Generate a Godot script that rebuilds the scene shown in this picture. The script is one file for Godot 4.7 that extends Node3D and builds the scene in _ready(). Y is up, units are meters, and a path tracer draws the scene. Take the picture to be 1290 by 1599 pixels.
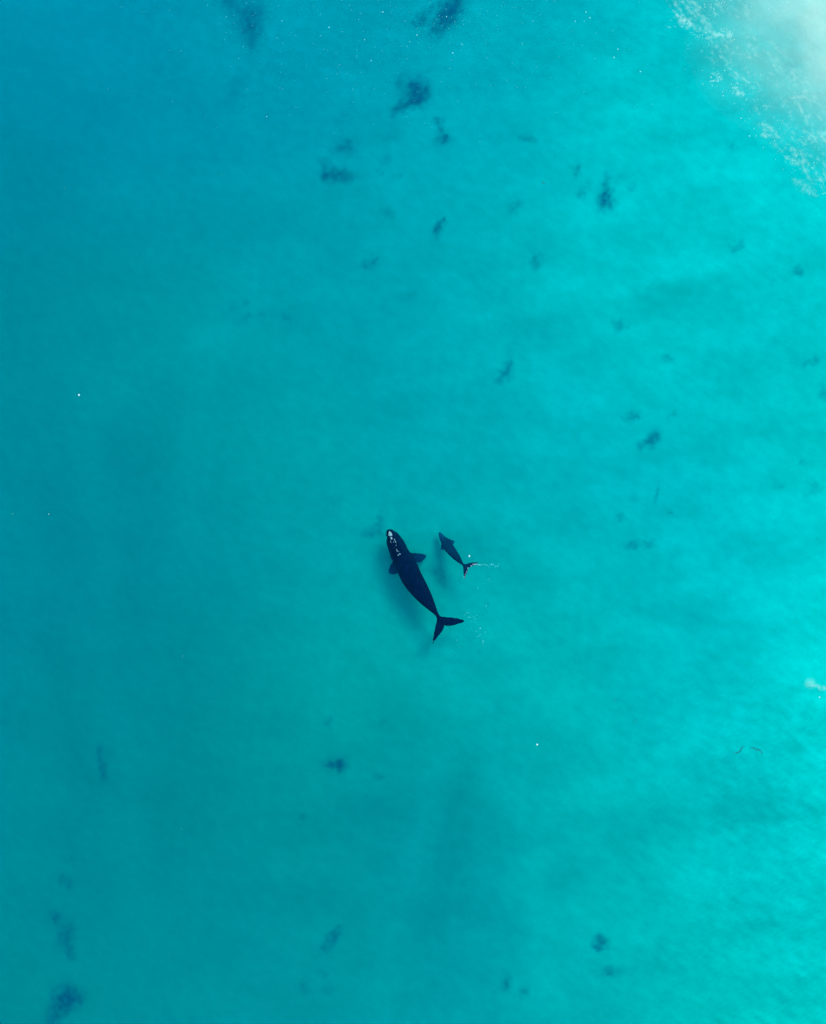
extends Node3D
# A southern right whale and her calf in shallow turquoise water over a sandy seabed, seen straight down from a drone.
# x runs to the picture's right, z down the picture, y up; the water's surface is y = 0. One picture pixel (of 1290 x 1599) is 0.086 m there.

const M_PER_PX := 0.086
const EYE := 118.0
const MID := Vector2(645.0, 799.5)
const WATER_K := 0.075          # extinction of the water, per metre
const SLANT := 2.37             # way down the sun's ray plus way up to the eye, per metre of depth

var rng := RandomNumberGenerator.new()
var n_mid := FastNoiseLite.new()
var n_big := FastNoiseLite.new()
var n_fine := FastNoiseLite.new()
var n_rip := FastNoiseLite.new()
var n_weed := FastNoiseLite.new()

# how bright the bottom shows (0..255 green) on a 7 x 7 grid over the frame: it says how deep the water is there
const GREEN := [
	[146, 144, 152, 154, 168, 192, 205],
	[135, 141, 147, 159, 175, 191, 202],
	[135, 141, 148, 157, 176, 181, 187],
	[134, 134, 149, 156, 168, 179, 190],
	[133, 131, 146, 156, 169, 181, 207],
	[136, 132, 143, 141, 163, 178, 195],
	[137, 140, 144, 149, 166, 180, 191],
]


# banks of paler (or darker) sand: [from x, y, to x, y (picture pixels), half width, how much paler]
const BANKS := [
	[690, 1150, 590, 1599, 26, 0.07], [730, 1170, 690, 1420, 34, -0.07], [120, 620, 210, 1500, 26, 0.05], [60, 760, 110, 1250, 30, -0.05],
	[330, 540, 210, 1150, 34, 0.05], [860, 470, 1290, 370, 24, 0.07], [800, 360, 1200, 270, 20, 0.06], [760, 520, 1100, 460, 22, -0.05],
	[880, 220, 1140, 160, 22, 0.05], [440, 420, 120, 660, 40, 0.06], [1010, 850, 1290, 770, 30, 0.05], [900, 1240, 1130, 1130, 26, 0.06],
	[1000, 1400, 1290, 1330, 30, 0.06], [980, 1290, 1280, 1230, 22, -0.05], [420, 900, 500, 1400, 50, -0.04], [820, 1250, 860, 1560, 24, 0.06],
]


func _ready() -> void:
	# camera, sky, sun, exposure
	var cam := Camera3D.new()
	cam.name = "camera"
	cam.position = Vector3(0, EYE, 0)
	cam.rotation_degrees = Vector3(-90, 0, 0)
	cam.fov = 2.0 * rad_to_deg(atan(1599.0 * 0.5 * M_PER_PX / EYE))
	cam.near = 0.5
	cam.far = 4000.0
	add_child(cam)
	cam.current = true
	var env := Environment.new()
	env.background_mode = Environment.BG_SKY
	var sm := ProceduralSkyMaterial.new()
	sm.sky_top_color = Color(0.6, 0.7, 0.8)
	sm.sky_horizon_color = Color(0.8, 0.84, 0.88)
	sm.sky_curve = 0.12
	sm.ground_bottom_color = Color(0.05, 0.3, 0.36)
	sm.ground_horizon_color = Color(0.4, 0.6, 0.68)
	var sky := Sky.new()
	sky.sky_material = sm
	env.sky = sky
	env.tonemap_mode = Environment.TONE_MAPPER_LINEAR
	env.tonemap_exposure = 2.1
	env.sdfgi_enabled = true
	env.ssao_enabled = true
	env.ssil_enabled = true
	env.volumetric_fog_enabled = true
	env.volumetric_fog_density = 0.0
	var we := WorldEnvironment.new()
	we.name = "world_environment"
	we.environment = env
	add_child(we)
	var sun := DirectionalLight3D.new()
	sun.name = "sun"
	sun.light_energy = 0.5
	sun.light_color = Color(1.0, 0.97, 0.92)
	sun.light_angular_distance = 20.0   # hazy, and spread further by the moving surface
	sun.shadow_enabled = true
	add_child(sun)
	var high := deg_to_rad(48.0)
	var to_sun := Vector3(0.48 * cos(high), sin(high), -0.877 * cos(high)).normalized()
	sun.look_at_from_position(Vector3.ZERO, -to_sun, Vector3.UP)

	rng.seed = 71
	setup_noise(n_big, 3, 0.028, 3)
	setup_noise(n_mid, 8, 0.075, 4)
	setup_noise(n_fine, 15, 0.35, 3)
	setup_noise(n_rip, 21, 0.5, 3)
	setup_noise(n_weed, 33, 1.0, 3)

	seabed()
	water()
	whales()
	weeds()
	foam()


# ---------------------------------------------------------------- helpers
func setup_noise(n: FastNoiseLite, s: int, f: float, oct: int) -> void:
	n.seed = s
	n.noise_type = FastNoiseLite.TYPE_SIMPLEX_SMOOTH
	n.frequency = f
	n.fractal_type = FastNoiseLite.FRACTAL_FBM
	n.fractal_octaves = oct


func tag(o: Node, label: String, category: String, group := "", kind := "") -> void:
	if label: o.set_meta("label", label)
	if category: o.set_meta("category", category)
	if group: o.set_meta("group", group)
	if kind: o.set_meta("kind", kind)


func put(called: String, mesh: Mesh, mat: Material, parent: Node = self) -> MeshInstance3D:
	var o := MeshInstance3D.new()
	o.name = called
	o.mesh = mesh
	if mat: o.material_override = mat
	if not parent == self:
		parent.add_child(o, true)
	elif has_node(called):
		var k := 1
		while has_node("%s_%03d" % [called, k]): k += 1
		o.name = "%s_%03d" % [called, k]
		add_child(o)
	else:
		add_child(o)
	return o


func mat_of(c: Color, rough := 0.9, vertex := false) -> StandardMaterial3D:
	var m := StandardMaterial3D.new()
	m.albedo_color = c.linear_to_srgb() if not vertex else Color.WHITE
	m.roughness = rough
	m.specular_mode = BaseMaterial3D.SPECULAR_DISABLED
	m.vertex_color_use_as_albedo = vertex
	return m


func array_mesh(v: PackedVector3Array, nrm, idx: PackedInt32Array, col = null, uv = null) -> ArrayMesh:
	var a := []
	a.resize(Mesh.ARRAY_MAX)
	a[Mesh.ARRAY_VERTEX] = v
	if nrm != null: a[Mesh.ARRAY_NORMAL] = nrm
	if col != null: a[Mesh.ARRAY_COLOR] = col
	if uv != null: a[Mesh.ARRAY_TEX_UV] = uv
	a[Mesh.ARRAY_INDEX] = idx
	var m := ArrayMesh.new()
	m.add_surface_from_arrays(Mesh.PRIMITIVE_TRIANGLES, a)
	return m


# picture pixel -> plane position on the water's surface
func at(px: float, py: float) -> Vector2:
	return (Vector2(px, py) - MID) * M_PER_PX


# picture pixel -> the spot on the seabed seen there
func on_bed(px: float, py: float) -> Vector3:
	var p := at(px, py)
	var d := depth(p.x, p.y)
	for k in 2:
		var q := p * (EYE + d) / EYE
		d = depth(q.x, q.y)
	var w := p * (EYE + d) / EYE
	return Vector3(w.x, -d, w.y)


func cubic(a: float, b: float, c: float, d: float, t: float) -> float:
	return b + 0.5 * t * (c - a + t * (2.0 * a - 5.0 * b + 4.0 * c - d + t * (3.0 * (b - c) + d - a)))


func grid_green(gx: float, gy: float) -> float:
	gx = clampf(gx, 0.0, 5.999)
	gy = clampf(gy, 0.0, 5.999)
	var ix := int(gx)
	var iy := int(gy)
	var r := []
	for j in range(iy - 1, iy + 3):
		var row = GREEN[clampi(j, 0, 6)]
		r.append(cubic(row[clampi(ix - 1, 0, 6)], row[ix], row[clampi(ix + 1, 0, 6)], row[clampi(ix + 2, 0, 6)], gx - ix))
	return cubic(r[0], r[1], r[2], r[3], gy - iy)


# depth of the seabed under (x, z)
func depth(x: float, z: float) -> float:
	var px := x / M_PER_PX * 0.952 + MID.x
	var py := z / M_PER_PX * 0.952 + MID.y
	var g := grid_green(px / 215.0, py / 266.5) / 255.0
	var lin := pow((g + 0.055) / 1.055, 2.4)
	var t := clampf((lin - 0.08) / (0.75 - 0.08), 0.15, 0.9)
	var d := -log(t) / (WATER_K * SLANT)
	d += 0.22 * n_big.get_noise_2d(x, z) + 0.12 * n_mid.get_noise_2d(x * 0.7 + 40.0, z * 1.3)
	return maxf(d, 0.7)


# ---------------------------------------------------------------- the setting
func axis_steps(half: float, step: float) -> PackedFloat32Array:
	var out := PackedFloat32Array()
	var far_steps := []
	var p := half
	var s := step
	while p < 900.0:
		s *= 1.35
		p += s
		far_steps.append(p)
	far_steps.reverse()
	for f in far_steps: out.append(-f)
	var n := int(2.0 * half / step)
	for i in n + 1: out.append(-half + 2.0 * half * i / n)
	far_steps.reverse()
	for f in far_steps: out.append(f)
	return out


func seabed() -> void:
	var xs := axis_steps(66.0, 0.42)
	var zs := axis_steps(82.0, 0.42)
	var v := PackedVector3Array()
	var col := PackedColorArray()
	var uv := PackedVector2Array()
	var idx := PackedInt32Array()
	var w := xs.size()
	for z in zs:
		for x in xs:
			v.append(Vector3(x, -depth(x, z), z))
			# bands of paler and darker sand, drawn out along the swell
			var a := x * 0.86 + z * 0.5
			var b := -x * 0.5 + z * 0.86
			var tone := 1.0 + 0.05 * n_big.get_noise_2d(x * 1.1 + 300.0, z * 1.7) + 0.05 * n_mid.get_noise_2d(a * 0.55, b * 1.5)
			# cloudy mottling, stronger over the shallows
			var shallow := smoothstep(-45.0, 45.0, x)
			tone += (0.05 + 0.11 * shallow) * n_mid.get_noise_2d(x * 0.95 + 200.0, z * 1.9 - 90.0)
			tone += (0.02 + 0.045 * shallow) * n_fine.get_noise_2d(x * 0.75 - 20.0, z * 1.05)
			# fine ripples in the lower right, running down to the right
			tone += 0.19 * n_rip.get_noise_2d(a * 0.55, b * 2.3) * smoothstep(14.0, 48.0, x) * smoothstep(8.0, 34.0, z)
			# long pale banks of sand
			for band in BANKS:
				var p0 := at(band[0], band[1])
				var e := at(band[2], band[3]) - p0
				var q := Vector2(x, z) * 0.955 - p0
				var t := q.dot(e) / e.length_squared()
				var off: float = q.cross(e) / e.length() / (band[4] * M_PER_PX) + 0.9 * n_mid.get_noise_2d(x * 0.5, z * 0.5)
				tone += 1.5 * band[5] * exp(-off * off) * smoothstep(-0.25, 0.2, t) * (1.0 - smoothstep(0.8, 1.25, t))
			var blue := 0.835 - 0.0016 * clampf(z, -70.0, 70.0) + 0.09 * smoothstep(-10.0, -65.0, z) * smoothstep(30.0, -40.0, x) + 0.12 * n_big.get_noise_2d(x * 0.3 - 500.0, z * 0.3)  # bluer towards the top left: sky reflection painted into the sand colour
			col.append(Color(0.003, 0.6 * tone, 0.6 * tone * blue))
			uv.append(Vector2(a / 31.0, b / 19.0))
	for j in zs.size() - 1:
		for i in w - 1:
			var k := j * w + i
			idx.append_array([k, k + 1, k + w, k + 1, k + w + 1, k + w])
	var nrm := PackedVector3Array()
	nrm.resize(v.size())
	var h := zs.size()
	for j in h:
		for i in w:
			var k := j * w + i
			var l := v[j * w + maxi(i - 1, 0)]
			var r := v[j * w + mini(i + 1, w - 1)]
			var u := v[maxi(j - 1, 0) * w + i]
			var d := v[mini(j + 1, h - 1) * w + i]
			nrm[k] = (d - u).cross(r - l).normalized()
	var m := mat_of(Color.WHITE, 1.0, true)
	m.albedo_texture = grain(61, 0.012, Color(0.93, 0.93, 0.93), Color(1, 1, 1), 5)
	m.detail_enabled = true
	m.detail_blend_mode = BaseMaterial3D.BLEND_MODE_MUL
	m.detail_albedo = grain(67, 0.05, Color(0.95, 0.95, 0.95), Color(1, 1, 1), 4)
	m.uv1_scale = Vector3(1.0, 1.0, 1.0)
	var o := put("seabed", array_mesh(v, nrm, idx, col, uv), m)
	tag(o, "pale turquoise sandy seabed sloping from deep left to shallow right", "seabed", "", "structure")


func grain(s: int, f: float, lo: Color, hi: Color, oct: int) -> NoiseTexture2D:
	var n := FastNoiseLite.new()
	setup_noise(n, s, f, oct)
	var t := NoiseTexture2D.new()
	t.width = 1024
	t.height = 1024
	t.seamless = true
	t.noise = n
	var g := Gradient.new()
	g.set_color(0, lo)
	g.set_color(1, hi)
	t.color_ramp = g
	return t


func water() -> void:
	var f := FogVolume.new()
	f.name = "water"
	f.shape = RenderingServer.FOG_VOLUME_SHAPE_BOX
	f.size = Vector3(1900, 24, 1900)
	f.position = Vector3(0, -12, 0)
	var m := FogMaterial.new()
	m.density = WATER_K
	m.albedo = Color(0.0, 0.245, 0.54).linear_to_srgb()
	f.material = m
	add_child(f)
	tag(f, "clear turquoise sea water over the sand", "water", "", "structure")


# ---------------------------------------------------------------- whales
func poly_distance(p: Vector2, poly: PackedVector2Array) -> float:
	var d := INF
	var inside := false
	var j := poly.size() - 1
	for i in poly.size():
		var a := poly[i]
		var b := poly[j]
		var e := b - a
		var q := p - a
		var t := clampf(q.dot(e) / e.length_squared(), 0.0, 1.0)
		d = minf(d, (q - e * t).length_squared())
		if (a.y > p.y) != (b.y > p.y) and p.x < (b.x - a.x) * (p.y - a.y) / (b.y - a.y) + a.x:
			inside = not inside
		j = i
	return -sqrt(d) if inside else sqrt(d)


func smin(a: float, b: float, k: float) -> float:
	var h := maxf(k - absf(a - b), 0.0) / k
	return minf(a, b) - h * h * k * 0.25


# spine: [x, z, half width, half height, top y] in metres; two of them: body and rostrum. fins: {poly, root, tip, y0, y1, thick}
# returns [mesh, Callable giving the height of the back over (x, z)]
func whale_body(tubes: Array, fins: Array, cell: float, blend: float, face := Vector3(0, 0, -1)) -> Array:
	var lo := Vector3(INF, INF, INF)
	var hi := -lo
	for t in tubes:
		for s in t:
			lo = lo.min(Vector3(s[0] - s[2], s[4] - 2.0 * s[3], s[1] - s[2]))
			hi = hi.max(Vector3(s[0] + s[2], s[4], s[1] + s[2]))
	for f in fins:
		for q in f.poly:
			lo = lo.min(Vector3(q.x, minf(f.y0, f.y1) - f.thick - 0.2, q.y))
			hi = hi.max(Vector3(q.x, maxf(f.y0, f.y1) + f.thick + 0.1, q.y))
	lo -= Vector3.ONE * cell * 3.0
	hi += Vector3.ONE * cell * 3.0
	var nx := int((hi.x - lo.x) / cell) + 2
	var ny := int((hi.y - lo.y) / cell) + 2
	var nz := int((hi.z - lo.z) / cell) + 2
	var field := PackedFloat32Array()
	field.resize(nx * ny * nz)
	field.fill(1.0)
	var tops := PackedFloat32Array()
	tops.resize(nx * nz)
	tops.fill(-99.0)
	# smooth the spines by subdividing them
	var fine := []
	for t in tubes:
		var pts := []
		for i in t.size() - 1:
			var p0 = t[maxi(i - 1, 0)]
			var p1 = t[i]
			var p2 = t[i + 1]
			var p3 = t[mini(i + 2, t.size() - 1)]
			for k in 5:
				var r := []
				for c in 5: r.append(cubic(p0[c], p1[c], p2[c], p3[c], k / 5.0))
				pts.append(r)
		pts.append(t[t.size() - 1])
		fine.append(pts)
	for iz in nz:
		for ix in nx:
			var p := Vector2(lo.x + ix * cell, lo.z + iz * cell)
			var cols := []           # per part: kind, values
			for pts in fine:
				var best := INF
				var bi := 0
				var bt := 0.0
				for i in pts.size() - 1:
					var ax: float = pts[i][0]
					var az: float = pts[i][1]
					var ex: float = pts[i + 1][0] - ax
					var ez: float = pts[i + 1][1] - az
					var t := clampf(((p.x - ax) * ex + (p.y - az) * ez) / (ex * ex + ez * ez), 0.0, 1.0)
					var dx := p.x - ax - ex * t
					var dz := p.y - az - ez * t
					var dd := dx * dx + dz * dz
					if dd < best:
						best = dd
						bi = i
						bt = t
				var hw := lerpf(pts[bi][2], pts[bi + 1][2], bt)
				var hh := lerpf(pts[bi][3], pts[bi + 1][3], bt)
				var top := lerpf(pts[bi][4], pts[bi + 1][4], bt)
				var u := sqrt(best)
				if u < hw + 0.9:
					cols.append([0, u / hw, hh, top - hh, minf(hw, hh)])
			for f in fins:
				var d2 := poly_distance(p, f.poly)
				if d2 < 0.6:
					var ax2: Vector2 = f.tip - f.root
					var t := clampf((p - f.root).dot(ax2) / ax2.length_squared(), 0.0, 1.1)
					if f.get("sym", false):
						t = clampf((p - f.root).length() / ax2.length(), 0.0, 1.1)
					var y: float = lerpf(f.y0, f.y1, t * t if f.get("sym", false) else t)
					var thick: float = f.thick * lerpf(1.0, 0.35, t)
					cols.append([1, d2, y, thick, 0.0])
			if cols.is_empty():
				continue
			var base := (iz * nx + ix) * ny
			for iy in ny:
				var y := lo.y + iy * cell
				var f := INF
				for c in cols:
					var g: float
					if c[0] == 0:
						var e: float = (y - c[3]) / c[2]
						g = (sqrt(c[1] * c[1] + e * e) - 1.0) * c[4]
					else:
						var dy := absf(y - c[2])
						if c[1] < 0.0:
							g = dy - c[3] * sqrt(clampf(-c[1] / 0.3, 0.0, 1.0))
							g = maxf(g * 0.8, c[1]) if g < 0.0 else g
						else:
							g = sqrt(c[1] * c[1] + dy * dy)
					f = g if f == INF else smin(f, g, blend)
				field[base + iy] = f
				if f < 0.0:
					tops[iz * nx + ix] = y
	# surface nets
	var v := PackedVector3Array()
	var nrm := PackedVector3Array()
	var where := PackedInt32Array()
	where.resize(nx * ny * nz)
	where.fill(-1)
	var sy := 1
	var sx := ny
	var sz := nx * ny
	var corner := [0, sx, sy, sx + sy, sz, sx + sz, sy + sz, sx + sy + sz]
	var cpos := [Vector3(0, 0, 0), Vector3(1, 0, 0), Vector3(0, 1, 0), Vector3(1, 1, 0), Vector3(0, 0, 1), Vector3(1, 0, 1), Vector3(0, 1, 1), Vector3(1, 1, 1)]
	var edges := [[0, 1], [2, 3], [4, 5], [6, 7], [0, 2], [1, 3], [4, 6], [5, 7], [0, 4], [1, 5], [2, 6], [3, 7]]
	for iz in nz - 1:
		for ix in nx - 1:
			var base := iz * sz + ix * sx
			if tops[iz * nx + ix] < -90.0 and tops[iz * nx + ix + 1] < -90.0 and tops[(iz + 1) * nx + ix] < -90.0 and tops[(iz + 1) * nx + ix + 1] < -90.0:
				continue
			for iy in ny - 1:
				var k := base + iy
				var n_in := 0
				for c in corner:
					if field[k + c] < 0.0: n_in += 1
				if n_in == 0 or n_in == 8:
					continue
				var sum := Vector3.ZERO
				var cnt := 0
				for e in edges:
					var a := field[k + corner[e[0]]]
					var b := field[k + corner[e[1]]]
					if (a < 0.0) != (b < 0.0):
						sum += cpos[e[0]].lerp(cpos[e[1]], a / (a - b))
						cnt += 1
				var q := sum / cnt
				where[k] = v.size()
				v.append(lo + (Vector3(ix, iy, iz) + q) * cell)
				var f := []
				for c in corner: f.append(field[k + c])
				nrm.append(Vector3(f[1] + f[3] + f[5] + f[7] - f[0] - f[2] - f[4] - f[6], f[2] + f[3] + f[6] + f[7] - f[0] - f[1] - f[4] - f[5], f[4] + f[5] + f[6] + f[7] - f[0] - f[1] - f[2] - f[3]).normalized())
	var idx := PackedInt32Array()
	for iz in range(1, nz - 1):
		for ix in range(1, nx - 1):
			for iy in range(1, ny - 1):
				var k := iz * sz + ix * sx + iy
				if where[k] < 0:
					continue
				var a := field[k] < 0.0
				for ax in 3:
					var s: int = [sx, sy, sz][ax]
					if a == (field[k + s] < 0.0):
						continue
					var o1: int = [sy, sz, sx][ax]
					var o2: int = [sz, sx, sy][ax]
					var q := [where[k], where[k - o1], where[k - o1 - o2], where[k - o2]]
					if q.min() < 0:
						continue
					if a:
						idx.append_array([q[0], q[2], q[1], q[0], q[3], q[2]])
					else:
						idx.append_array([q[0], q[1], q[2], q[0], q[2], q[3]])
	# two rounds of smoothing of the normals' grid steps
	var top_at := func(x: float, z: float) -> float:
		var ix := clampi(roundi((x - lo.x) / cell), 0, nx - 1)
		var iz := clampi(roundi((z - lo.z) / cell), 0, nz - 1)
		return tops[iz * nx + ix]
	# skin colour lightened on flippers and calf's face, partly to paint in water haze
	var col := PackedColorArray()
	for q in v:
		var p := Vector2(q.x, q.z)
		var pale := 0.0
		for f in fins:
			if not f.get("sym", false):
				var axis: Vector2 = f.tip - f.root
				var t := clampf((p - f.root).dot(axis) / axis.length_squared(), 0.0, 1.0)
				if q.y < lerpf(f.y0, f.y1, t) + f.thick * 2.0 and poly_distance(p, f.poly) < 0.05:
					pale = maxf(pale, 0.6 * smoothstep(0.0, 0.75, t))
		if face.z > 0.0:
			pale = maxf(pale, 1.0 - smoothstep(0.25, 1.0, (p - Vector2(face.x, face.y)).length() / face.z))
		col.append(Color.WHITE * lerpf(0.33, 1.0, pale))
	return [array_mesh(v, nrm, idx, col), top_at]


func outline(flat: Array, ox: float, oy: float, scale: float, origin: Vector2) -> PackedVector2Array:
	var out := PackedVector2Array()
	for i in range(0, flat.size(), 2):
		out.append(at(ox + flat[i] / scale, oy + flat[i + 1] / scale) - origin)
	return out


func spine(flat: Array, ox: float, oy: float, scale: float, origin: Vector2) -> Array:
	# x, y, half width (enlarged pixels), height ratio, top y
	var out := []
	for r in flat:
		var p := at(ox + r[0] / scale, oy + r[1] / scale) - origin
		var hw: float = r[2] / scale * M_PER_PX
		out.append([p.x, p.y, hw, hw * r[3], r[4]])
	return out


func skin(lo: Color, hi: Color) -> StandardMaterial3D:
	var m := StandardMaterial3D.new()
	m.albedo_texture = grain(5, 0.02, lo.linear_to_srgb(), hi.linear_to_srgb(), 5)
	m.uv1_triplanar = true
	m.uv1_scale = Vector3(0.09, 0.09, 0.05)
	m.vertex_color_use_as_albedo = true
	m.roughness = 0.6
	m.specular_mode = BaseMaterial3D.SPECULAR_DISABLED
	return m


# a low, knobbly, irregular growth lying on the back
func growth(half_x: float, half_z: float, turn: float, high: float, s: int) -> ArrayMesh:
	var st := SurfaceTool.new()
	st.begin(Mesh.PRIMITIVE_TRIANGLES)
	var n := FastNoiseLite.new()
	setup_noise(n, s, 1.0, 2)
	var rings := 5
	var sectors := 16
	var pts := []
	for r in rings + 1:
		var row := []
		for k in sectors:
			var a := TAU * k / sectors
			var rr := float(r) / rings
			var reach := rr * (1.0 + 0.35 * n.get_noise_2d(cos(a) * 1.3, sin(a) * 1.3))
			var q := Vector2(cos(a) * half_x, sin(a) * half_z) * reach
			q = q.rotated(turn)
			var y := high * (1.0 - rr * rr) + high * 0.7 * n.get_noise_2d(q.x * 7.0 + 9.0, q.y * 7.0) * (1.0 - rr) - 0.12 * rr * rr
			row.append(Vector3(q.x, y, q.y))
		pts.append(row)
	for r in rings:
		for k in sectors:
			var k2 := (k + 1) % sectors
			for q in [pts[r][k], pts[r + 1][k], pts[r + 1][k2], pts[r][k], pts[r + 1][k2], pts[r][k2]]:
				st.add_vertex(q)
	st.index()
	st.generate_normals()
	return st.commit()


func whales() -> void:
	var hide := skin(Color(0.0006, 0.009, 0.045), Color(0.003, 0.034, 0.15))
	var young := skin(Color(0.001, 0.035, 0.11), Color(0.003, 0.09, 0.2))
	var pale := mat_of(Color(0.15, 0.34, 0.37), 0.95)
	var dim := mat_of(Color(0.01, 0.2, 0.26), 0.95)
	var dark := mat_of(Color(0.003, 0.004, 0.008), 0.4)

	# the mother
	var o := at(648, 905)
	var t := Node3D.new()
	t.name = "right_whale"
	t.position = Vector3(o.x, -3.4, o.y)
	add_child(t)
	tag(t, "large dark adult whale with pale white growths on its head, swimming beside calf", "whale", "whale mother and calf")
	var lift := 3.4
	var body := spine([
		[263, 288, 36, 0.9, -1.9 + lift], [280, 314, 55, 0.85, -1.85 + lift], [298, 360, 71, 0.8, -1.75 + lift], [319, 405, 78, 0.85, -1.55 + lift],
		[346, 468, 81, 0.95, -0.95 + lift], [396, 556, 90, 0.95, -0.5 + lift], [446, 664, 90, 0.95, -0.45 + lift], [502, 752, 81, 0.95, -0.45 + lift],
		[566, 842, 61, 0.95, -0.45 + lift], [614, 908, 38, 1.05, -0.45 + lift], [648, 955, 20, 1.35, -0.42 + lift], [668, 982, 14, 1.3, -0.4 + lift], [690, 1010, 13, 0.9, -0.42 + lift], [706, 1035, 8, 0.6, -0.45 + lift]],
		560, 780, 5.375, o)
	var rostrum := spine([
		[254, 276, 24, 2.0, -0.5 + lift], [266, 310, 31, 1.9, -0.38 + lift], [285, 350, 36, 1.8, -0.35 + lift], [306, 400, 42, 1.6, -0.38 + lift], [334, 460, 52, 1.3, -0.42 + lift], [370, 530, 64, 1.0, -0.5 + lift]],
		560, 780, 5.375, o)
	var fluke := outline([405, 380, 455, 405, 560, 410, 650, 418, 740, 435, 790, 455, 812, 468, 780, 485, 700, 512, 620, 535, 560, 543, 515, 537, 500, 530, 497, 560, 480, 600, 440, 655, 400, 705, 360, 755, 334, 799, 325, 770, 335, 700, 350, 620, 370, 540, 385, 480, 390, 440, 378, 385], 640, 920, 9.214, o)
	var right_fin := outline([520, 640, 560, 655, 600, 680, 700, 708, 800, 715, 920, 735, 985, 760, 1000, 790, 960, 850, 890, 905, 830, 918, 760, 910, 690, 940, 560, 900, 500, 760], 590, 810, 12.9, o)
	var left_fin := outline([330, 840, 290, 890, 240, 960, 200, 1060, 190, 1130, 220, 1168, 300, 1180, 390, 1150, 440, 1110, 460, 1000, 430, 880], 590, 810, 12.9, o)
	var made := whale_body([body, rostrum], [
		{"poly": fluke, "root": at(686, 962) - o, "tip": at(727, 970) - o, "y0": -0.75 + lift, "y1": -0.5 + lift, "thick": 0.22, "sym": true},
		{"poly": right_fin, "root": at(640, 872) - o, "tip": at(667, 871) - o, "y0": -2.7 + lift, "y1": -4.6 + lift, "thick": 0.24},
		{"poly": left_fin, "root": at(617, 884) - o, "tip": at(606, 900) - o, "y0": -2.9 + lift, "y1": -4.7 + lift, "thick": 0.24}], 0.085, 0.22)
	put("body", made[0], hide, t)
	var top: Callable = made[1]
	# growths: x, y (enlarged pixels of the head), half length across, along, turn
	var n := 0
	for c in [[246, 325, 40, 72, -0.28], [272, 398, 24, 34, -0.3], [258, 462, 11, 32, -0.35], [272, 496, 9, 18, -0.2], [332, 425, 11, 26, -0.4], [352, 468, 11, 34, -0.5], [316, 472, 9, 14, -0.2],
			[366, 540, 9, 18, -0.2], [330, 583, 5, 8, 0.0], [374, 620, 16, 26, -0.5], [390, 652, 17, 22, -0.4], [420, 662, 8, 10, 0.4], [412, 736, 20, 20, 0.0], [440, 716, 22, 18, 0.4]]:
		var p := at(590 + c[0] / 12.9, 810 + c[1] / 12.9) - o
		var s := M_PER_PX / 12.9
		var g := put("callosity", growth(c[2] * s * 1.1, c[3] * s * 1.1, c[4], 0.06 + 0.04 * (n % 3), 40 + n), pale, t)
		g.position = Vector3(p.x, top.call(p.x, p.y) + 0.03, p.y)
		n += 1
	for c in [[312, 250, 12, 14], [160, 340, 9, 18], [262, 815, 13, 30], [345, 300, 7, 9]]:   # on the lips and above the eye
		var p := at(590 + c[0] / 12.9, 810 + c[1] / 12.9) - o
		var s := M_PER_PX / 12.9
		var y: float = top.call(p.x, p.y)
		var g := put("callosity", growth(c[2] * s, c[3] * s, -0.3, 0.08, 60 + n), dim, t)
		g.position = Vector3(p.x, (y if y > -90.0 else lift - 1.6) + 0.03, p.y)
		n += 1
	for s in [-1.0, 1.0]:
		var p := at(590 + (408 + 14 * s) / 12.9, 810 + (700 - 5 * s) / 12.9) - o
		var b := put("blowhole", growth(0.05, 0.22, 0.35 - 0.5 * s, 0.03, 80), dark, t)
		b.position = Vector3(p.x, top.call(p.x, p.y) + 0.02, p.y)
		var e := SphereMesh.new()
		e.radius = 0.09
		e.height = 0.18
		e.radial_segments = 12
		e.rings = 6
		var q := at(560 + (343 + s * 76) / 5.375, 780 + (462 - s * 25) / 5.375) - o
		var eye := put("eye", e, dark, t)
		eye.position = Vector3(q.x, lift - 1.75, q.y)

	# the calf, nose down and flukes at the surface
	var oc := at(707, 862)
	var calf := Node3D.new()
	calf.name = "right_whale_calf"
	calf.position = Vector3(oc.x, -3.4, oc.y)
	add_child(calf)
	tag(calf, "small whale calf with white wash on its raised tail flukes, right of the adult", "whale", "whale mother and calf")
	var cbody := spine([
		[196, 150, 22, 1.2, -3.9 + lift], [212, 180, 36, 1.1, -3.6 + lift], [236, 222, 50, 1.0, -3.25 + lift], [266, 268, 64, 0.95, -2.85 + lift], [320, 350, 82, 0.95, -2.15 + lift], [382, 437, 80, 0.95, -1.5 + lift],
		[456, 528, 65, 0.95, -0.9 + lift], [520, 605, 42, 1.0, -0.5 + lift], [562, 652, 20, 1.3, -0.22 + lift], [586, 675, 14, 1.2, -0.1 + lift], [612, 695, 12, 0.8, -0.08 + lift]],
		670, 820, 10.75, oc)
	var crost := spine([[192, 145, 12, 1.4, -3.65 + lift], [210, 182, 17, 1.4, -3.35 + lift], [240, 232, 24, 1.3, -3.0 + lift], [280, 285, 36, 1.0, -2.65 + lift]], 670, 820, 10.75, oc)
	var cfluke := outline([570, 640, 600, 655, 680, 632, 760, 620, 810, 622, 835, 632, 800, 650, 760, 668, 715, 695, 680, 715, 655, 740, 650, 770, 630, 820, 612, 880, 598, 915, 588, 880, 580, 820, 573, 760, 572, 700, 560, 670], 670, 820, 10.75, oc)
	var crf := outline([280, 220, 320, 225, 350, 240, 420, 265, 458, 285, 460, 300, 447, 330, 420, 350, 360, 350, 310, 310], 670, 820, 10.75, oc)
	var clf := outline([250, 290, 225, 310, 212, 370, 208, 430, 225, 446, 260, 440, 310, 415, 310, 330], 670, 820, 10.75, oc)
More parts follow.
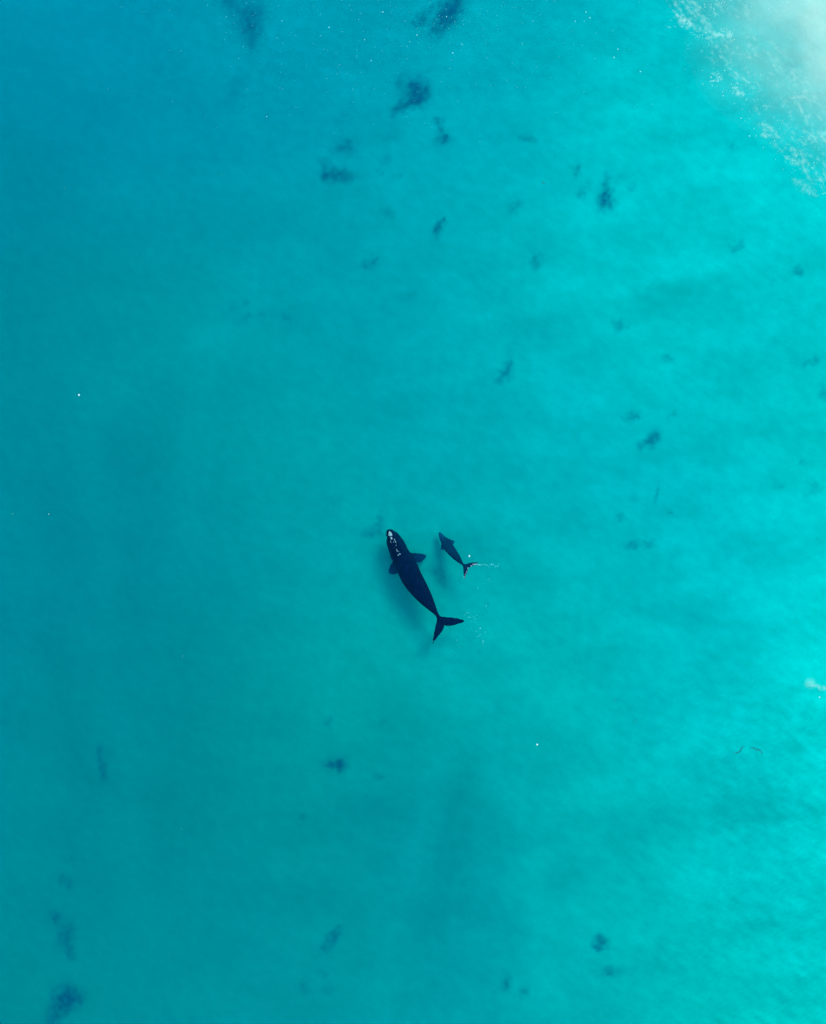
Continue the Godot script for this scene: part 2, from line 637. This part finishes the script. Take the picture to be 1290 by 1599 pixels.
	made = whale_body([cbody, crost], [
		{"poly": cfluke, "root": at(670 + 590 / 10.75, 820 + 680 / 10.75) - oc, "tip": at(670 + 835 / 10.75, 820 + 632 / 10.75) - oc, "y0": -0.2 + lift, "y1": -0.1 + lift, "thick": 0.1, "sym": true},
		{"poly": crf, "root": at(699, 844) - oc, "tip": at(712.5, 848) - oc, "y0": -3.5 + lift, "y1": -4.4 + lift, "thick": 0.12},
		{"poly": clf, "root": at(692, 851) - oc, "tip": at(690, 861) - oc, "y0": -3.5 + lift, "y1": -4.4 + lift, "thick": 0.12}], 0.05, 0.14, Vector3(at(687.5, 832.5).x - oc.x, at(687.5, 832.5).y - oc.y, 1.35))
	put("body", made[0], young, calf)
	top = made[1]
	n = 0
	for c in [[200, 155, 8, 13], [212, 190, 6, 12], [224, 205, 5, 7], [256, 236, 7, 5]]:
		var p := at(670 + c[0] / 10.75, 820 + c[1] / 10.75) - oc
		var s := M_PER_PX / 10.75
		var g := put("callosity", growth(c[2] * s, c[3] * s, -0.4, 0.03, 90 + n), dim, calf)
		g.position = Vector3(p.x, top.call(p.x, p.y) + 0.02, p.y)
		n += 1


# ---------------------------------------------------------------- weed on the seabed
# each patch: label, then blobs of [px, py, half across, half down, turn in degrees, cover]
func weed_list() -> Array:
	return [
		["broad faint blue weed patch at the top edge left of centre", [358, 4, 16, 12, 30, 0.5], [388, 32, 17, 24, -10, 0.75], [394, 60, 11, 14, 0, 0.4], [405, 20, 12, 16, 0, 0.35]],
		["very faint upright smudge of weed under the broad top-edge patch", [372, 130, 12, 18, 20, 0.22], [358, 155, 10, 14, 10, 0.18]],
		["long dark slanting weed patch cut by the top edge", [706, 12, 15, 17, 25, 1.0], [695, 30, 13, 16, 25, 0.95], [682, 48, 9, 12, 30, 0.6], [716, 0, 9, 9, 0, 0.7]],
		["small round weed clump just left of the long slanting top patch", [658, 31, 9, 8, 0, 0.7], [672, 14, 8, 5, -20, 0.35], [648, 37, 5, 6, 0, 0.3]],
		["largest and darkest triangular weed patch with a trailing tail", [651, 140, 15, 17, 0, 1.05], [655, 154, 15, 9, -20, 0.9], [634, 162, 14, 8, -25, 0.75], [618, 172, 9, 6, -30, 0.45], [627, 126, 6, 14, 10, 0.35]],
		["thin faint trail of weed hanging below the darkest triangular patch", [612, 188, 6, 12, 5, 0.25], [612, 214, 13, 7, 0, 0.25], [590, 178, 6, 5, 0, 0.18]],
		["hooked upright weed patch lower right of the darkest triangle", [685, 190, 6, 8, 0, 0.5], [690, 204, 6, 9, -20, 0.5], [693, 219, 11, 8, -15, 0.7]],
		["curved hook-shaped weed patch, wide at its lower end", [507, 262, 7, 14, 0, 0.4], [514, 275, 10, 9, 20, 0.65], [533, 274, 18, 9, 5, 0.65], [549, 279, 9, 6, 0, 0.35]],
		["ragged weed patch directly above the curved hook-shaped one", [545, 228, 10, 11, 0, 0.5], [530, 234, 12, 9, -10, 0.42]],
		["little round weed dot right of the curved hook-shaped patch", [603, 250, 7, 6, 0, 0.45]],
		["faint weed speck right under the little round dot", [597, 270, 5, 5, 0, 0.35]],
		["faint flat weed speck lower right of the little round dot", [623, 274, 8, 4, -20, 0.33]],
		["small soft weed tuft left of a short slanting dark streak", [606, 336, 7, 6, 0, 0.42], [598, 330, 4, 4, 0, 0.2]],
		["short crisp slanting weed streak, small and dark", [684, 356, 6, 11, 15, 0.85], [690, 344, 5, 5, 0, 0.55]],
		["three-lobed little weed tuft left below the crisp slanting streak", [585, 407, 5, 6, 0, 0.55], [571, 413, 7, 5, 0, 0.42], [582, 420, 4, 3, 0, 0.35]],
		["faint slanting weed smear between the streak and the pear-shaped clump", [808, 320, 12, 5, -30, 0.4], [801, 328, 5, 5, 0, 0.35]],
		["faint weed smudge high above the slanting smear", [818, 215, 8, 5, 10, 0.42], [830, 218, 8, 4, 0, 0.25]],
		["soft round weed spot below the faint slanting smear", [837, 408, 8, 10, 0, 0.6]],
		["barely visible weed spot in open sand, centre of upper half", [637, 463, 9, 5, 0, 0.3]],
		["scatter of thin weed wisps in the left upper sand", [386, 472, 6, 5, 0, 0.32], [366, 482, 6, 8, 0, 0.28], [384, 496, 10, 5, -30, 0.38], [410, 492, 10, 4, -20, 0.26], [368, 505, 6, 5, 0, 0.2]],
		["faint flat weed streak right of the thin wisps", [448, 496, 15, 5, 15, 0.32]],
		["dark pear-shaped weed clump with a thin stalk pointing up", [945, 315, 11, 12, 0, 1.1], [946, 300, 8, 8, 0, 0.8], [947, 282, 5, 10, 0, 0.5], [962, 276, 16, 8, 0, 0.2]],
		["thin upright weed sliver upper left of the pear-shaped clump", [901, 265, 4, 8, 5, 0.6], [892, 260, 7, 5, 0, 0.25]],
		["speckled weed tuft close left of the pear-shaped clump", [907, 302, 6, 8, 0, 0.42], [914, 292, 5, 6, 0, 0.25]],
		["pale weed speck close right of the pear-shaped clump", [986, 294, 7, 5, 0, 0.35]],
		["faint upright weed speck below the foam field", [1143, 225, 6, 8, 0, 0.32]],
		["open ring-shaped weed tuft in bright sand, upper right", [1143, 386, 5, 5, 0, 0.38], [1150, 390, 5, 4, 0, 0.35], [1157, 383, 5, 5, 0, 0.42], [1150, 379, 4, 3, 0, 0.25]],
		["soft weed dot near the right edge, beyond the ring-shaped tuft", [1247, 423, 7, 7, 0, 0.5]],
		["soft weed dot in mid sand with a faint right-hand smear", [965, 508, 7, 8, 0, 0.48], [978, 510, 8, 4, 0, 0.22]],
		["tiny weed speck lower right of the smeared soft dot", [1043, 559, 6, 5, 0, 0.42]],
		["curled weed tuft close to the right edge, upper of two", [1262, 567, 7, 5, 0, 0.42], [1275, 563, 5, 6, 0, 0.48]],
		["weed tuft cut by the right edge, just below the curled one", [1286, 612, 8, 9, 0, 0.4]],
		["tiny green-blue weed dot, alone in the bright right sand", [1250, 723, 5, 4, 0, 0.48]],
		["loose faint weed cluster on the right edge below the tiny dot", [1270, 764, 8, 9, 0, 0.42], [1258, 772, 5, 6, 0, 0.25], [1220, 760, 8, 5, 0, 0.2]],
		["double-lobed weed tuft above the boldest right-hand patch", [981, 653, 6, 5, 0, 0.48], [992, 650, 6, 7, 20, 0.55]],
		["little weed dash right of the double-lobed tuft", [1048, 647, 6, 4, -30, 0.45]],
		["boldest slanting weed patch right of the whales", [1023, 682, 9, 10, 30, 0.85], [1014, 692, 8, 6, 0, 0.75], [1001, 697, 7, 6, 0, 0.4]],
		["narrow upright weed sliver below the boldest slanting patch", [1024, 776, 4, 10, 10, 0.6], [990, 780, 7, 6, 0, 0.2]],
		["tiny hard weed dot below the narrow upright sliver", [1046, 799, 3, 2, 0, 0.7], [1056, 804, 6, 3, 10, 0.28]],
		["soft weed dot left below the narrow upright sliver", [968, 809, 6, 6, 0, 0.38]],
		["spread weed tuft level with the calf, left of a pair", [988, 851, 10, 7, 0, 0.5]],
		["slanting weed tuft level with the calf, right of a pair", [1013, 850, 8, 5, -30, 0.48]],
		["forked upright weed patch high above the calf", [795, 570, 5, 13, 5, 0.55], [788, 584, 7, 8, 20, 0.6], [780, 594, 7, 5, -20, 0.35]],
		["broad faint weed smudge up and left of the adult whale", [522, 783, 12, 8, 0, 0.25], [505, 775, 8, 6, 0, 0.15]],
		["curved weed smear right beside the adult whale's snout", [593, 812, 5, 11, -5, 0.42], [591, 827, 8, 7, 0, 0.42], [580, 834, 12, 7, 0, 0.4], [566, 828, 8, 6, 0, 0.2]],
		["blurred curved weed smear between the adult whale and the calf", [675, 889, 10, 6, 20, 0.4], [688, 898, 9, 8, 40, 0.5], [693, 911, 7, 8, 0, 0.4]],  # dark smear on the bed, meshed like the weed patches
		["almost invisible weed smudge left of the adult whale", [455, 830, 12, 7, 0, 0.2]],
		["thin upright weed streak alone in the deep left sand", [157, 1176, 4, 10, -10, 0.45], [160, 1194, 4, 13, -10, 0.6], [162, 1212, 5, 7, 0, 0.4], [172, 1178, 6, 10, 0, 0.18]],
		["faint broken weed patch, uppermost of the lower left chain", [98, 1374, 8, 6, -30, 0.38], [109, 1383, 6, 6, 0, 0.36], [110, 1340, 10, 8, 0, 0.2]],
		["small round weed blot, second of the lower left chain", [87, 1431, 9, 9, 0, 0.58]],
		["long ragged weed patch, third of the lower left chain", [106, 1452, 9, 14, 0, 0.42], [100, 1468, 11, 12, 0, 0.45], [110, 1485, 6, 12, 0, 0.55]],
		["dark solid weed patch in the lower left corner", [104, 1556, 17, 15, 0, 1.0], [122, 1558, 10, 8, 0, 0.7], [95, 1574, 14, 12, -30, 0.75], [80, 1594, 12, 12, -30, 0.45]],
		["faint slim weed tuft above the crisp flat lower patch", [514, 1128, 5, 8, 15, 0.42]],
		["pale weed speck right of the faint slim tuft", [597, 1128, 6, 5, 0, 0.28]],
		["crisp flat dark weed patch under the adult whale", [521, 1194, 14, 6, 0, 0.85], [532, 1193, 8, 8, 0, 0.8], [533, 1204, 5, 5, 0, 0.45]],
		["pale round weed smudge lower right of the crisp flat patch", [593, 1213, 9, 6, 0, 0.32], [570, 1244, 5, 4, 0, 0.28]],
		["tiny dark weed knot below the crisp flat patch", [472, 1276, 5, 4, 0, 0.48], [450, 1272, 12, 3, 0, 0.18]],
		["long slanting faint weed band near the bottom, left of centre", [527, 1455, 7, 10, 25, 0.48], [519, 1467, 8, 9, 30, 0.5], [508, 1480, 8, 7, 0, 0.48]],
		["soft weed smudge below left of the long slanting band", [474, 1543, 8, 10, 10, 0.42]],
		["faint double weed smudge beside the soft bottom smudge", [505, 1519, 7, 6, 0, 0.25], [512, 1545, 10, 7, 0, 0.25]],
		["small slanting weed tuft by the bottom edge, left of a pair", [791, 1534, 6, 11, 20, 0.6]],
		["small slanting weed tuft by the bottom edge, right of a pair", [819, 1548, 8, 6, -35, 0.55]],
		["dark upright weed clump above a flat one, lower right", [937, 1470, 8, 10, 0, 0.8], [936, 1478, 10, 6, 0, 0.6]],
		["flat weed dash directly below the dark upright clump", [952, 1517, 15, 6, 0, 0.55]],
	]


func blade(st: SurfaceTool, p: Vector3, lean: float, length: float, width: float, rise: float) -> void:
	var dir := Vector3(cos(lean), 0, sin(lean))
	var side := Vector3(-dir.z, 0, dir.x) * width * 0.5
	var last_a := p - side
	var last_b := p + side
	for k in 3:
		var t := (k + 1) / 3.0
		var q := p + dir * length * t + Vector3.UP * rise * sin(t * 2.0)
		var s := side * (1.15 - t)
		var a := q - s
		var b := q + s
		for x in [last_a, last_b, b, last_a, b, a]: st.add_vertex(x)
		last_a = a
		last_b = b


func weeds() -> void:
	var leaf := mat_of(Color.WHITE, 0.9, true)
	leaf.transparency = BaseMaterial3D.TRANSPARENCY_ALPHA
	leaf.cull_mode = BaseMaterial3D.CULL_DISABLED
	for item in weed_list():
		var o := on_bed(item[1][0], item[1][1])
		var lo := Vector2(INF, INF)
		var hi := -lo
		for b in item.slice(1):
			var r: float = maxf(b[2], b[3]) * 2.3 + 3.0
			lo = lo.min(Vector2(b[0] - r, b[1] - r))
			hi = hi.max(Vector2(b[0] + r, b[1] + r))
		var step := 1.3
		var nx := int((hi.x - lo.x) / step) + 2
		var ny := int((hi.y - lo.y) / step) + 2
		var v := PackedVector3Array()
		var col := PackedColorArray()
		for j in ny:
			for i in nx:
				var px := lo.x + i * step
				var py := lo.y + j * step
				# the outline is ragged: look the cover up a little to one side
				var wx := px + 6.5 * n_weed.get_noise_2d(px * 0.07, py * 0.07) + 1.8 * n_weed.get_noise_2d(px * 0.22 + 50.0, py * 0.22)
				var wy := py + 6.5 * n_weed.get_noise_2d(px * 0.07 + 500.0, py * 0.07) + 1.8 * n_weed.get_noise_2d(px * 0.22, py * 0.22 + 80.0)
				var left := 1.0
				for b in item.slice(1):
					var q := Vector2(wx - b[0], wy - b[1]).rotated(-deg_to_rad(b[4]))
					var e := pow(q.x / (b[2] * 1.12), 2.0) + pow(q.y / (b[3] * 1.12), 2.0)
					left *= 1.0 - minf(1.0, 0.86 * minf(b[5], 1.0) * exp(-e))
				var cover := 1.0 - left
				cover *= clampf(0.9 + 0.6 * n_weed.get_noise_2d(px * 0.075 + 9.0, py * 0.075), 0.1, 1.3)
				cover = clampf(0.82 * cover * (0.75 + 0.25 * cover) - 0.006, 0.0, 0.9)
				var f := at(px, py) * (EYE - o.y) / EYE
				var p := Vector3(f.x, -depth(f.x, f.y), f.y)
				v.append(p - o + Vector3(0, 0.05 + 0.4 * cover + 0.15 * cover * n_fine.get_noise_2d(p.x * 1.5, p.z * 1.5), 0))
				col.append(Color(0.001, 0.13, 0.24, cover))
		var idx := PackedInt32Array()
		for j in ny - 1:
			for i in nx - 1:
				var k := j * nx + i
				if maxf(maxf(col[k].a, col[k + 1].a), maxf(col[k + nx].a, col[k + nx + 1].a)) > 0.012:
					idx.append_array([k, k + 1, k + nx, k + 1, k + nx + 1, k + nx])
		var nrm := PackedVector3Array()
		nrm.resize(v.size())
		nrm.fill(Vector3.UP)
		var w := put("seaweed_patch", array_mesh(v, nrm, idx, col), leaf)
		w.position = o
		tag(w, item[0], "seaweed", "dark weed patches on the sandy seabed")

	# scraps of kelp that drift at the surface, then tiny dark specks
	var kelp := mat_of(Color(0.008, 0.2, 0.2), 0.8)
	kelp.cull_mode = BaseMaterial3D.CULL_DISABLED
	for item in [
			["drifting kelp strand arched like a brow, right of a forked scrap", [1176, 1170, 1183, 1171, 1189, 1174, 1193, 1178], 1.3, 0.6],
			["drifting forked kelp scrap left of the arched strand", [1151, 1179, 1157, 1176, 1160, 1173, 1162, 1168], 1.2, 0.6],
			["tiny dark speck near the left edge, level with the whale's head", [18, 801, 20, 803], 1.4, 0.1],
			["tiny dark speck above the faint slanting weed smear", [848, 282, 849, 286], 1.1, 0.1],
			["tiny dark speck in the upper left open water", [99, 291, 101, 293], 0.9, 0.1],
			["tiny dark speck left of the hook-shaped weed patch", [345, 273, 346, 275], 0.8, 0.1],
			["tiny dark speck in open water left below the adult whale", [285, 1023, 285, 1027], 0.9, 0.1],
			["tiny dark speck in the lower left open water", [282, 1293, 283, 1295], 0.9, 0.1],
			["tiny dark speck, upper of two in the right lower water", [960, 1091, 961, 1093], 0.7, 0.1],
			["tiny dark speck, lower of two in the right lower water", [990, 1124, 991, 1126], 0.8, 0.1]]:
		var pts = item[1]
		var o2 := at(pts[0], pts[1])
		var st := SurfaceTool.new()
		st.begin(Mesh.PRIMITIVE_TRIANGLES)
		for i in range(0, pts.size() - 2, 2):
			var a := at(pts[i], pts[i + 1]) - o2
			var b := at(pts[i + 2], pts[i + 3]) - o2
			var n := int(ceil((b - a).length() * 26.0))
			for k in n:
				var q: Vector2 = a.lerp(b, k / float(n)) + Vector2(rng.randfn(), rng.randfn()) * 0.06 * item[2]
				blade(st, Vector3(q.x, rng.randf_range(-0.06, 0.0), q.y), (b - a).angle() + rng.randfn() * 0.5, rng.randf_range(0.15, 0.3), rng.randf_range(0.05, 0.1) * item[2], 0.03)
		st.index()
		st.generate_normals()
		var w := put("kelp_and_speck", st.commit(), kelp)
		w.position = Vector3(o2.x, -item[3], o2.y)
		tag(w, item[0], "seaweed", "kelp scraps drifting at the surface")


# ---------------------------------------------------------------- foam at the surface
func veil(px: float, py: float) -> float:
	# how white the water is: the pale wash in the upper right corner and its torn edge
	var a := (px * 0.72 + py * 0.69) * M_PER_PX      # along the streaks, down to the right
	var b := (-px * 0.69 + py * 0.72) * M_PER_PX
	var rag := n_mid.get_noise_2d(a * 1.2, b * 1.8) * 34.0 + n_fine.get_noise_2d(a * 0.8, b * 0.9) * 14.0
	# distance inside the edge of the wash, which runs from (1050, 0) by (1120, 100) and (1190, 200) to (1290, 300)
	var edge := 1048.0 + 0.62 * maxf(py, 0.0) + 0.0007 * py * py
	var inside := px - edge + rag
	var soft := 0.5 + 0.5 * n_big.get_noise_2d(a * 3.2 + 70.0, b * 4.2)
	var core := exp(-(pow((1310.0 - px) / 150.0, 2.0) + pow((py - 30.0) / 130.0, 2.0)))
	var corner := exp(-(pow((1315.0 - px) / 62.0, 2.0) + pow((py - 20.0) / 150.0, 2.0)))
	var v := 0.24 * core * (0.6 + 0.8 * soft) + 0.16 * corner
	v += 0.13 * smoothstep(-20.0, 190.0, inside) * (0.3 + soft) * clampf(1.25 - py / 330.0, 0.25, 1.0)
	# torn wisps
	var torn := 0.7 * n_fine.get_noise_2d(a * 0.9, b * 3.0) + 0.7 * n_rip.get_noise_2d(a * 2.2, b * 5.0) + 0.5 * n_mid.get_noise_2d(a, b * 2.0)
	var belt := smoothstep(-12.0, 14.0, inside) * (1.0 - smoothstep(60.0, 150.0, inside))
	v += belt * 0.2 * smoothstep(0.0, 0.9, torn)
	v += smoothstep(20.0, 90.0, inside) * 0.035 * smoothstep(-0.3, 0.8, torn)
	return clampf(v, 0.0, 0.85)


func streak(px: float, py: float, x0: float, y0: float, x1: float, y1: float, wide: float, much: float) -> float:
	var e := Vector2(x1 - x0, y1 - y0)
	var q := Vector2(px - x0, py - y0)
	var t := clampf(q.dot(e) / e.length_squared(), 0.0, 1.0)
	var d := (q - e * t).length() / (wide * (0.5 + sin(t * PI) * 0.6))
	if d > 2.2: return 0.0
	var n := n_rip.get_noise_2d(px * 0.2, py * 0.2) + 0.8 * n_fine.get_noise_2d(px * 0.9, py * 0.9)
	return 0.5 * much * exp(-d * d) * clampf(0.55 + 1.3 * n, 0.0, 1.3)


func foam() -> void:
	var white := mat_of(Color.WHITE, 0.9, true)
	white.transparency = BaseMaterial3D.TRANSPARENCY_ALPHA
	white.cull_mode = BaseMaterial3D.CULL_DISABLED
	var step := 1.7
	var nx := int((1560 - 1030) / step)
	var ny := int((400 + 160) / step)
	var v := PackedVector3Array()
	var col := PackedColorArray()
	var keep := PackedByteArray()
	for j in ny:
		for i in nx:
			var px := 1030.0 + i * step
			var py := -160.0 + j * step
			var al := veil(px, py)
			for s in [[1058, 24, 1084, 44, 7, 0.62], [1100, 48, 1112, 50, 4, 0.3], [1112, 54, 1142, 56, 8, 0.6], [1128, 50, 1146, 52, 5, 0.45], [1118, 118, 1126, 124, 7, 0.34], [1148, 138, 1160, 148, 6, 0.6], [1188, 190, 1216, 216, 6, 0.4], [1190, 210, 1200, 214, 5, 0.45], [1236, 232, 1262, 258, 7, 0.38], [1228, 246, 1246, 256, 5, 0.35], [1240, 282, 1275, 304, 8, 0.25]]:
				al = maxf(al, streak(px, py, s[0], s[1], s[2], s[3], s[4], s[5]))
			var edge := minf(minf((px - 1030.0) / 20.0, (1560.0 - px) / 60.0), minf((py + 160.0) / 60.0, (400.0 - py) / 40.0))
			al = maxf(al * clampf(edge, 0.0, 1.0) - 0.012, 0.0)
			var p := at(px, py)
			v.append(Vector3(p.x, 0.03 + 0.03 * n_mid.get_noise_2d(p.x, p.y), p.y))
			col.append(Color(0.58, 0.82, 0.7, al))
			keep.append(1 if al > 0.0 else 0)
	var idx := PackedInt32Array()
	for j in ny - 1:
		for i in nx - 1:
			var k := j * nx + i
			if keep[k] or keep[k + 1] or keep[k + nx] or keep[k + nx + 1]:
				idx.append_array([k, k + 1, k + nx, k + 1, k + nx + 1, k + nx])
	var nrm := PackedVector3Array()
	nrm.resize(v.size())
	nrm.fill(Vector3.UP)
	var o := put("foam", array_mesh(v, nrm, idx, col), white)
	tag(o, "pale milky foam wash with torn wisps in the upper right corner", "foam", "", "stuff")

	# bubbles along the torn edge of the wash
	var spots := []
	var tries := 0
	while spots.size() < 420 and tries < 40000:
		tries += 1
		var px := rng.randf_range(1040, 1330)
		var py := rng.randf_range(-30, 330)
		var edge := 1048.0 + 0.62 * maxf(py, 0.0) + 0.0007 * py * py
		var ins := px - edge
		var lace := n_fine.get_noise_2d(px * 0.12, py * 0.12)
		if rng.randf() < exp(-pow((ins - 12.0) / 34.0, 2.0)) * smoothstep(0.0, 0.5, lace):
			spots.append([px, py, rng.randf_range(0.03, 0.075)])
	for c in [[1112, 6, 14, 22], [1130, 8, 10, 14], [1120, 122, 11, 20], [1152, 140, 11, 14], [1198, 14, 8, 8], [1222, 8, 8, 6], [1076, 36, 9, 8], [1126, 52, 15, 18], [1195, 206, 18, 10], [1246, 248, 20, 10]]:
		for k in c[3]:
			spots.append([c[0] + rng.randfn() * c[2], c[1] + rng.randfn() * c[2] * 0.6, rng.randf_range(0.05, 0.13)])
	bubbles(spots, "foam_bubbles", "white bubbles strewn along the torn edge of the foam wash", 0.55, Color(0.4, 0.74, 0.68))

	# glints on the open water by the top edge, shaped as pale domes
	spots = []
	while spots.size() < 330:
		var px := rng.randf_range(150, 1080)
		var py := absf(rng.randfn()) * 95.0 - 10.0
		if rng.randf() < exp(-pow((px - 640.0) / 230.0, 2.0)) + 0.12:
			spots.append([px, py, rng.randf_range(0.012, 0.034) if rng.randf() < 0.95 else rng.randf_range(0.04, 0.06)])
	for q in [[915, 19], [921, 28], [965, 77], [959, 90], [1000, 112], [598, 19], [651, 55], [707, 83], [514, 43]]:
		spots.append([q[0], q[1], 0.075])
	bubbles(spots, "glint_specks", "fine pale specks added as glints on the open water along the top edge")

	# bubbles thrown by the flukes
	spots = []
	for q in [[748, 882, 0.11], [751, 882, 0.08], [754, 881, 0.06], [757, 881.5, 0.06], [761, 883, 0.05], [768, 881, 0.1], [771, 882, 0.06], [777, 884, 0.08], [763, 885, 0.04], [774, 884, 0.05]]:
		spots.append(q)
	for k in 8:
		spots.append([756 + k * 2.9 + rng.randfn() * 2.0, 882.5 + rng.randfn() * 1.3, rng.randf_range(0.02, 0.045)])
	bubbles(spots, "calf_splash_bubbles", "thin line of bubbles trailing right of the calf's flukes", 0.7, Color(0.15, 0.7, 0.75))
	spots = []
	for q in [[732, 957, 0.06], [731, 964, 0.07], [734, 964, 0.07], [750, 981, 0.11], [759, 946, 0.08], [754, 1000, 0.08], [754, 1003, 0.09], [755, 1008, 0.05], [746, 918, 0.06], [764, 904, 0.05], [766, 908, 0.05], [762, 906, 0.04]]:
		spots.append(q)
	for k in 22:
		var u := rng.randf()
		spots.append([732 + u * 24 + rng.randfn() * 4.0, 960 + u * 42 + rng.randfn() * 5.0, rng.randf_range(0.03, 0.065)])
	for k in 12:
		spots.append([714 + rng.randfn() * 3.0, 1008 + rng.randfn() * 9.0, rng.randf_range(0.02, 0.045)])
	bubbles(spots, "fluke_splash_bubbles", "curved trail of bubbles right of the adult whale's flukes", 0.62, Color(0.12, 0.62, 0.66))

	# white wash lying on the calf's flukes
	spots = []
	for q in [[735, 655, 775, 655, 22, 4], [695, 692, 730, 672, 10, 4], [645, 730, 660, 714, 13, 4], [622, 800, 640, 755, 10, 5], [600, 850, 616, 818, 7, 4], [590, 870, 598, 864, 9, 4], [785, 655, 815, 660, 5, 3]]:
		for k in q[4]:
			var u := rng.randf()
			spots.append([670 + (lerpf(q[0], q[2], u) + rng.randfn() * q[5]) / 10.75, 820 + (lerpf(q[1], q[3], u) + rng.randfn() * q[5]) / 10.75, rng.randf_range(0.02, 0.055)])
	bubbles(spots, "fluke_wash", "white wash along the trailing edge of the calf's flukes", 0.6, Color(0.42, 0.5, 0.6))

	# single pale flecks; the one under the right-edge patch is foam
	var fleck := mat_of(Color(0.5, 0.8, 0.82), 0.8)
	for q in [[733, 868.5, 0.11, "bright white fleck just above the calf's flukes"], [123, 617, 0.11, "lone white fleck in the open water near the left edge"], [839, 1163, 0.11, "lone white fleck below and right of the whales"],
			[76, 803, 0.045, "tiny pale fleck left, beside a dark speck"], [1280, 1089, 0.08, "small pale foam fleck at the right edge under a foam patch"]]:
		var m := growth(q[2], q[2] * 1.25, 0.3, q[2] * 0.5, int(q[0]))
		var p := at(q[0], q[1])
		var f := put("pale_fleck", m, fleck)
		f.position = Vector3(p.x, 0.05, p.y)
		tag(f, q[3], "foam", "single foam flecks")
	# the foam patch on the right edge
	v = PackedVector3Array()
	col = PackedColorArray()
	idx = PackedInt32Array()
	var w := 60
	for j in 36:
		for i in w:
			var px := 1250.0 + i * 0.9
			var py := 1054.0 + j * 0.9
			var al := 0.14 * exp(-pow((px - 1265.0) / 6.5, 2.0) - pow((py - 1067.0) / 6.0, 2.0)) * (1.0 + 0.6 * n_rip.get_noise_2d(px * 0.3, py * 0.3))
			al += streak(px, py, 1268, 1070, 1296, 1077, 3.5, 0.3)
			var p := at(px, py)
			v.append(Vector3(p.x, 0.04, p.y))
			col.append(Color(0.7, 0.82, 0.68, clampf(al, 0.0, 0.8)))
	for j in 35:
		for i in w - 1:
			var k := j * w + i
			if col[k].a + col[k + 1].a + col[k + w].a > 0.03:
				idx.append_array([k, k + 1, k + w, k + 1, k + w + 1, k + w])
	nrm.resize(v.size())
	nrm.fill(Vector3.UP)
	var fp := put("foam_patch", array_mesh(v, nrm, idx, col), white)
	tag(fp, "small comet-shaped foam patch on the right edge", "foam")


func bubbles(spots: Array, called: String, label: String, size := 1.0, tint := Color(0.3, 0.75, 0.75)) -> void:
	var dome := growth(1.0, 1.0, 0.0, 0.5, 7)
	var mm := MultiMesh.new()
	mm.transform_format = MultiMesh.TRANSFORM_3D
	mm.mesh = dome
	mm.instance_count = spots.size()
	for k in spots.size():
		var p := at(spots[k][0], spots[k][1])
		var b := Basis(Vector3.UP, rng.randf() * TAU).scaled(Vector3.ONE * spots[k][2] * size)
		mm.set_instance_transform(k, Transform3D(b, Vector3(p.x, 0.045, p.y)))
	var o := MultiMeshInstance3D.new()
	o.name = called
	o.multimesh = mm
	o.material_override = mat_of(tint, 0.8)
	add_child(o)
	tag(o, label, "foam", "", "stuff")
